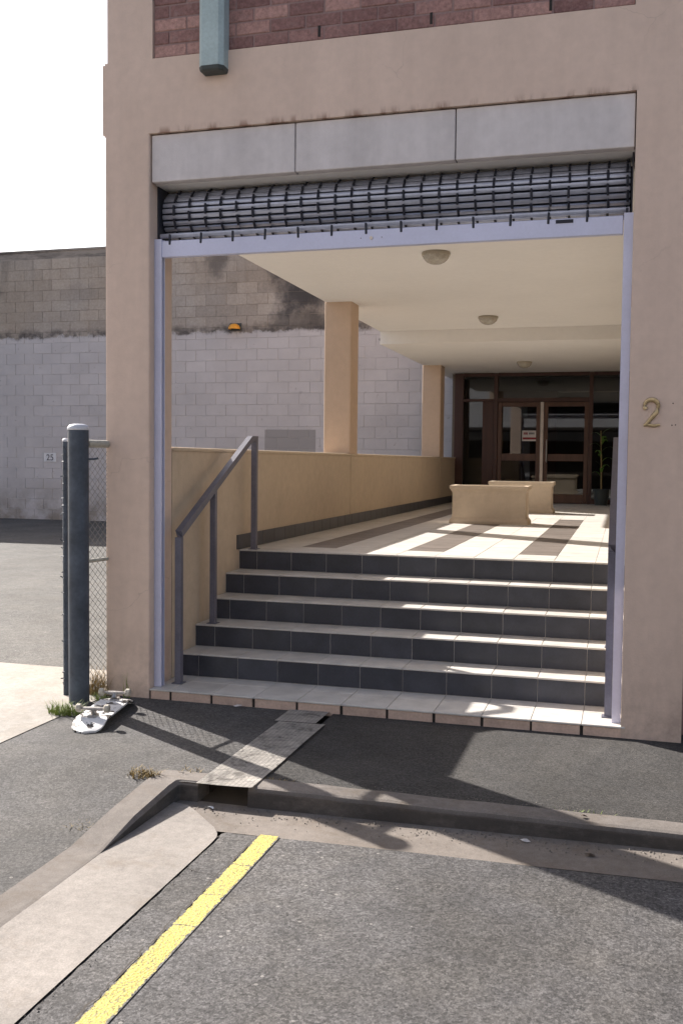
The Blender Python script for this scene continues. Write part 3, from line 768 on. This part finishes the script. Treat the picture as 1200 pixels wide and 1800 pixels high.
# ------------------------------------------------------------------ pale light fitting on the brick band
t = empty('light_fitting', (-2.685, .0, 4.16), 'pale green vertical metal fitting hanging low on the brick band', 'light fitting')
b = bmesh.new(); sec = [(-.086, .012), (-.086, -.075), (-.058, -.105), (.058, -.105), (.086, -.075), (.086, .012)]
vsb = [[b.verts.new((-2.685+x, y, z)) for x, y in sec] for z in (4.185, 5.9)]
for j in range(6): b.faces.new((vsb[0][j], vsb[0][(j+1) % 6], vsb[1][(j+1) % 6], vsb[1][j]))
b.faces.new(vsb[0][::-1]); b.faces.new(vsb[1]); obj('housing', b, M['pale_green'], t)
b = bmesh.new()
vsb = [[b.verts.new((-2.685+x*k, y*k, z)) for x, y in sec] for z, k in ((4.155, .86), (4.162, .97), (4.184, 1.02))]
for a, c in zip(vsb, vsb[1:]):
    for j in range(6): b.faces.new((a[j], a[(j+1) % 6], c[(j+1) % 6], c[j]))
b.faces.new(vsb[0][::-1]); b.faces.new(vsb[-1]); obj('end_cap', b, M['dark_cap'], t)

# ------------------------------------------------------------------ block wall across the yard
BY = 14.2; CH = .243; BL = .486
bw = empty('block_wall', (-9, BY, .1), 'tall weathered block wall across the yard, lower half painted white', 'wall')
obj('wall_core', box(-22, -2.6, BY-.011, BY+.25, -.2, 6.385), M['block_joint'], bw)
blk = tomesh('block', box(-BL/2+.003, BL/2-.003, -.02, .02, -CH/2+.003, CH/2-.003, .004))
blk.materials.append(M['block'])
cand = []
for r in range(26):
    z = .145+CH*(r+.5)
    if z+CH/2 > 6.40: break
    x = -21.9+(BL/2 if r % 2 else 0)
    while x < -2.8:
        vis = ((x < -11.3 and x > -14.8) or (x > -10.3 and 1.5 < z))
        # hidden above the ceiling edge line
        if x > -8.9:
            zc = 3.0+1.6+(-x-3.4)*.30
            if z > max(2.9, 2.75+(-x-3.4)*.62): vis = False
        cand.append((0 if vis else 1, -x, x, z)); x += BL
cand.sort(key=lambda c: (c[0], c[1]))
rest = bmesh.new()
nvis = 0
for i, (h, _, x, z) in enumerate(cand):
    dy = rr.uniform(-.003, .003)
    if h == 0 and nvis < 300:
        nvis += 1; link('block', blk, None, bw, (x, BY+dy, z), Euler((rr.uniform(-.006, .006), 0, rr.uniform(-.004, .004))))
    else: box(x-BL/2+.004, x+BL/2-.004, BY-.02+dy, BY+.02+dy, z-CH/2+.004, z+CH/2-.004, bm=rest)
tag(obj('block', rest, M['block'], bw), None, None, None, 'stuff')
obj('capping', box(-22, -2.6, BY-.03, BY+.27, 6.387, 6.43), M['block_joint'], bw)
# number plate and lamp on the block wall
t = empty('number_plate', (-12.96, BY-.03, 1.61), 'small white number plate on the painted block wall', 'plate')
obj('plate', box(-13.13, -12.79, BY-.036, BY-.026, 1.51, 1.72, .01), M['white'], t)
cu = bpy.data.curves.new('digits', 'FONT'); cu.body = '25'; cu.size = .2; cu.align_x = 'CENTER'; cu.extrude = .002
co = bpy.data.objects.new('digits', cu); C.objects.link(co)
dg = bpy.context.evaluated_depsgraph_get(); me = bpy.data.meshes.new_from_object(co.evaluated_get(dg)); bpy.data.objects.remove(co)
me.transform(Matrix.Rotation(R(90), 4, 'X'))
link('digits', me, M['print_dark'], t, (-12.96, BY-.039, 1.545))
b = bmesh.new(); 
t = empty('wall_lamp', (-8.31, BY-.05, 4.48), 'small orange lamp low on the bare blockwork above the white paint', 'lamp')
obj('lamp_back', box(-8.45, -8.17, BY-.05, BY-.022, 4.44, 4.60, .01), M['dark_cap'], t)
obj('lamp_cover', lathe([(.13, 0), (.125, .05), (.10, .09), (.05, .115), (0, .12)], 16, c=(-8.31, BY-.12, 4.46)), M['orange'], t, True)
# ------------------------------------------------------------------ fence posts, mesh infill, gate leaf
PX, PY = -3.568, -.26
t = empty('fence_post', (PX, PY, PZ), 'thick dark blue grey steel post with pale domed cap by the skateboard', 'post')
obj('shaft', tube([(PX, PY, PZ-.05), (PX, PY, 1.80)], .069, 28), M['post_paint'], t, True)
obj('cap', lathe([(.072, 1.795), (.074, 1.80), (.073, 1.812), (.06, 1.828), (.035, 1.836), (0, 1.838)], 28, c=(PX, PY, 0)), M['post_cap'], t, True)
obj('hook', tube([(PX+.06, PY+.02, 1.60), (PX+.10, PY+.03, 1.60), (PX+.13, PY+.03, 1.605)], .008, 6), M['post_paint'], t)
def wire_mesh(origin, ax, length, z0, z1, pitch, rad):
    ax = Vector(ax).normalized(); o0 = Vector(origin); b = bmesh.new(); n = int((length+(z1-z0))/pitch)
    for s in (1, -1):
        for k in range(-int((z1-z0)/pitch)-1, int(length/pitch)+int((z1-z0)/pitch)+2):
            # line u = k*pitch + s*(z-z0)/1.0 clipped to [0,length]
            u0 = k*pitch
            ts = [0., z1-z0]
            pts = []
            for tt in ts: pts.append((u0+s*tt, tt))
            (ua, ta), (ub, tb) = pts
            def clip(ua, ta, ub, tb):
                if ua == ub: return None
                t0, t1 = 0., 1.
                du = ub-ua
                for lim, sign in ((0., 1), (length, -1)):
                    q = (lim-ua)/du
                    if du*sign > 0: t0 = max(t0, q)
                    else: t1 = min(t1, q)
                if t1-t0 < .02: return None
                return (ua+du*t0, ta+(tb-ta)*t0, ua+du*t1, ta+(tb-ta)*t1)
            c = clip(ua, ta, ub, tb)
            if not c: continue
            off = ax.cross(Vector((0, 0, 1)))*.0015*s
            tube([o0+ax*c[0]+Vector((0, 0, z0+c[1]))+off, o0+ax*c[2]+Vector((0, 0, z0+c[3]))+off], rad, 4, bm=b, caps=False)
    return b
t = empty('chain_link_fence', (-3.54, -.12, PZ), 'narrow chain link panel between the thick post and the left pillar', 'fence')
p0 = Vector((PX+.03, PY+.06, 0)); p1 = Vector((-3.500, .02, 0)); 
p1 = Vector((-3.495, -.004, 0)); ln = (p1-p0).length
for z, r in ((.90, .013), (1.705, .026)): obj('rail', tube([p0+Vector((0, 0, z)), p1+Vector((0, 0, z))], r, 12), M['rail_galv'], t, True)
tag(obj('wire_mesh', wire_mesh(p0, p1-p0, ln, .0, 1.69, .052, .0017), M['wire'], t), None, None, None, 'stuff')
g0 = Vector((-3.765, -.10, 0))
t = empty('fence_post', g0[:2]+(PZ,), 'thin dark steel post with wire wrapped down it, left of the thick post', 'post')
obj('shaft', tube([g0+Vector((0, 0, PZ)), g0+Vector((0, 0, 1.725))], .021, 12), M['post_paint'], t, True)
obj('cap', lathe([(.023, 1.72), (.023, 1.732), (.012, 1.742), (0, 1.744)], 12, c=(g0.x, g0.y, 0)), M['post_cap'], t, True)
b = bmesh.new(); q = random.Random(5)
for k in range(34):
    z = .0+k*.051; a = q.uniform(2.2, 3.6)
    p = g0+Vector((.022*math.cos(a), .022*math.sin(a), z)); e = p+Vector((-q.uniform(.006, .018), q.uniform(-.01, .02), q.uniform(-.02, .02)))
    tube([g0+Vector((.02, -.01, z-.01)), g0+Vector((0, -.026, z)), p, e], .0035, 4, bm=b, caps=False)
tag(obj('wire_ties', b, M['post_paint'], t), None, None, None, 'stuff')

# ------------------------------------------------------------------ drain plate
dp = empty('drain_plate', (-1.95, -.75, PZ), 'worn white painted tread plate bridging the drain to the kerb', 'steel plate')
def plate(x0, x1, y0, y1, z, tilt, sag):
    nx, ny = 6, 14; b = bmesh.new(); gg = []
    for y in lin(y0, y1, ny):
        row = []
        for x in lin(x0, x1, nx):
            u = (x-x0)/(x1-x0); zz = z+tilt*u-sag*math.sin(math.pi*u)*sstep(y1-.3, y0, y)+.0015*math.sin(7*y)*u
            row.append(b.verts.new((x, y, zz)))
        gg.append(row)
    for j in range(ny):
        for i in range(nx): b.faces.new((gg[j][i], gg[j][i+1], gg[j+1][i+1], gg[j+1][i]))
    bmesh.ops.solidify(b, geom=b.faces[:], thickness=.006); return b
obj('plate', plate(-2.105, -1.795, -1.572, -.30, -.0655, .006, .002), M['plate'], dp)
obj('plate', plate(-2.135, -1.86, -.295, .0, -.064, .005, .0), M['plate'], dp)

# ------------------------------------------------------------------ skateboard, upside down
Lc = Vector((-3.215, -.545, 0)); yaw = math.atan2(.98, -.19)-math.pi/2
sb = empty('skateboard', (Lc.x, Lc.y, PZ), 'white skateboard lying upside down, trucks up, beside the steel post', 'skateboard')
MT = Matrix.Translation(Vector((Lc.x, Lc.y, PZ))) @ Matrix.Rotation(yaw, 4, 'Z')
def place_local(b): b.transform(MT); return b
b = bmesh.new(); hl, hw = .395, .101; th = .011; rows_ = []
ny = 28
for j in range(ny+1):
    v = -hl+2*hl*j/ny
    e = max(0., (abs(v)-(hl-.10))/.10); wv = hw*math.sqrt(max(0.0, 1-e*e)) if e < 1 else .0
    wv = max(wv, .004)
    kick = .048*(1-sstep(.225, hl, abs(v)))+.006    # tips rest on the ground, the middle stands clear
    row = []
    for i in range(7):
        u = -1+2*i/6; row.append((u*wv, v, kick-.006*u*u))
    rows_.append(row)
top = [[b.verts.new((x, y, z+th)) for x, y, z in r] for r in rows_]
bot = [[b.verts.new((x, y, z)) for x, y, z in r] for r in rows_]
for j in range(ny):
    for i in range(6):
        b.faces.new((top[j][i], top[j][i+1], top[j+1][i+1], top[j+1][i])); b.faces.new((bot[j][i+1], bot[j][i], bot[j+1][i], bot[j+1][i+1]))
    b.faces.new((top[j][0], top[j+1][0], bot[j+1][0], bot[j][0])); b.faces.new((top[j+1][6], top[j][6], bot[j][6], bot[j+1][6]))
for j in (0, ny):
    for i in range(6): b.faces.new((top[j][i], top[j][i+1], bot[j][i+1], bot[j][i]) if j == ny else (top[j][i+1], top[j][i], bot[j][i], bot[j][i+1]))
deck = obj('deck', place_local(b), M['deck'], sb, True)
for s in (-1, 1):
    yy = s*.215; z0 = .065
    b = box(-.027, .027, yy-.04, yy+.04, z0, z0+.010, .003)
    tk = obj('truck', place_local(b), M['truck'], sb)
    b = tube([(0, yy-s*.018, z0+.01), (0, yy-s*.005, z0+.030), (0, yy+s*.004, z0+.048)], [.020, .017, .014], 10)
    tube([(-.072, yy, z0+.047), (0, yy, z0+.043), (.072, yy, z0+.047)], [.008, .015, .008], 8, bm=b)
    tube([(-.108, yy, z0+.048), (.108, yy, z0+.048)], .004, 8, bm=b)
    obj('hanger', place_local(b), M['truck'], tk, True)
    for q in (-1, 1):
        b = tube([(q*.074, yy, z0+.048), (q*.079, yy, z0+.048), (q*.101, yy, z0+.048), (q*.106, yy, z0+.048)], [.021, .026, .026, .021], 20)
        obj('wheel', place_local(b), M['wheel'], sb, True)

# ------------------------------------------------------------------ weeds
def tuft(name, x, y, z, n, h, spread, mat, label, lean=.5, seed=1, wd=.004, sub=None):
    q = random.Random(seed); b = bmesh.new()
    for i in range(n):
        a = q.uniform(0, 6.283); r = spread*math.sqrt(q.random()); px, py = x+r*math.cos(a), y+r*math.sin(a)*(.6 if sub is None else sub)
        hh = h*q.uniform(.45, 1.1); a2 = q.uniform(0, 6.283); ln = lean*q.uniform(.3, 1.2)*hh
        d = Vector((math.cos(a2), math.sin(a2), 0)); sd = Vector((-d.y, d.x, 0)); prev = None
        for k in range(4):
            t = k/3; p = Vector((px, py, z))+d*ln*t*t+Vector((0, 0, hh*(t-.25*lean*t*t)))
            w = wd*(1-t*.92)
            cur = (b.verts.new(p-sd*w), b.verts.new(p+sd*w))
            if prev: b.faces.new((prev[0], prev[1], cur[1], cur[0]))
            prev = cur
    return tag(obj(name, b, mat), label, 'weed')
tuft('grass_tuft', -3.50, -.55, PZ-.01, 240, .11, .12, M['grass'], 'bright green grass tuft at the foot of the thick post', .9, 1)
tuft('grass_tuft', -3.56, -.02, PZ-.01, 150, .24, .08, M['dry'], 'dry brown weeds between the thick post and the pillar', .5, 2, .0035)
tuft('grass_tuft', -3.47, -.16, PZ-.01, 40, .09, .07, M['grass'], 'short green weeds under the mesh panel', .8, 12)
tuft('tall_weed', -3.34, -.03, PZ-.01, 8, .20, .035, M['grass'], 'tall thin grass stalks at the base of the left pillar', .25, 3, .004, .3)
tuft('grass_tuft', -2.43, -1.52, PZ-.012, 130, .06, .09, M['dry'], 'dry grass tuft at the bend of the kerb', .9, 4)
tuft('grass_tuft', -2.22, -1.40, PZ-.01, 40, .035, .08, M['dry'], 'low dry grass behind the kerb left of the steel plate', .9, 5)
tuft('grass_tuft', -2.45, -2.10, -.17, 100, .05, .09, M['dry'], 'grass growing beside the low end of the kerb ramp', .9, 6)
tuft('grass_tuft', -.15, -1.395, PZ-.01, 35, .03, .16, M['grass'], 'thin line of grass behind the kerb below the right pillar', .8, 7, .003, .1)
tuft('grass_tuft', -1.72, -1.395, PZ-.01, 40, .03, .09, M['dry'], 'dry weeds on the kerb right of the steel plate', .9, 8, .003, .15)
# litter
def scrap(x, y, z, s, mat, label, seed):
    q = random.Random(seed); b = bmesh.new(); n = 7
    vs_ = [b.verts.new((x+s*q.uniform(.6, 1.2)*math.cos(6.283*i/n), y+s*.6*q.uniform(.6, 1.2)*math.sin(6.283*i/n), z+q.uniform(0, .012))) for i in range(n)]
    c = b.verts.new((x, y, z+.012))
    for i in range(n): b.faces.new((vs_[i], vs_[(i+1) % n], c))
    return tag(obj('litter', b, mat), label, 'litter')
scrap(-1.99, -1.64, RZ+.001, .022, M['white'], 'pale scrap of litter in the gutter under the steel plate', 1)
scrap(-.42, -1.64, rz(-.42)+.001, .025, M['paper'], 'pale scrap of litter in the gutter below the kerb', 2)
scrap(-.12, -1.73, rz(-.12)+.001, .028, M['soil'], 'dark dead leaf in the gutter at the right', 3)
scrap(-.16, -1.47, -.063, .022, M['soil'], 'dark dead leaf lying on top of the kerb', 4)
scrap(-2.50, -.03, PZ+.002, .035, M['paper'], 'pale flattened scrap on the footpath by the step edge', 5)

# ------------------------------------------------------------------ unseen building added opposite: bounces light onto the facade, reflects in the glass
ob = empty('bounce_building', (0, -17, RZ), 'unseen pale building added to bounce light on the facade, reflected in the entrance glass', 'building')
b = bmesh.new(); box(-34, 34, -26, -15.5, 3.2, 12, bm=b); box(-34, 34, -26, -17.2, RZ-.1, 3.2, bm=b)
obj('wall', b, M['bounce_wall'], ob)  # wall of the added bounce building
obj('added_awning', box(-34, 34, -15.4, -12.8, 3.05, 3.18), M['room'], ob)  # added so its shade keeps the ground floor dark in the glass
wmesh = tomesh('added_shop_window', box(-2.0, 2.0, -.04, .04, -1.3, 1.3, .01)); wmesh.materials.append(M['room'])
for i in range(12): link('added_shop_window', wmesh, None, ob, (-26.5+i*4.8, -17.17, 1.35))

# grit and fine gravel gathered in the gutter and along the kerb
b = bmesh.new(); q = random.Random(11)
def pebble(x, y, z, r):
    vs_ = [b.verts.new((x+r*q.uniform(.6, 1.3)*math.cos(2.094*i+q.random()), y+r*q.uniform(.6, 1.3)*math.sin(2.094*i+q.random()), z)) for i in range(3)]
    t_ = b.verts.new((x, y, z+r*q.uniform(.6, 1.2)))
    for i in range(3): b.faces.new((vs_[i], vs_[(i+1) % 3], t_))
for i in range(520):
    x = q.uniform(-2.1, .6); y = -1.58-abs(q.gauss(0, .10)); pebble(x, max(y, -1.9), rz(x)-.003, q.uniform(.0025, .0075))
for i in range(260):
    y = q.uniform(-3.6, -1.95); x = -1.80+q.gauss(0, .03); pebble(x, y, rz(x), q.uniform(.002, .006))
for i in range(200):
    x = q.uniform(-1.8, .5); pebble(x, -1.385+abs(q.gauss(0, .03)), PZ-.001, q.uniform(.002, .006))
tag(obj('grit', b, M['grit']), 'fine grit gathered in the gutter and along the kerb', None, None, 'stuff')
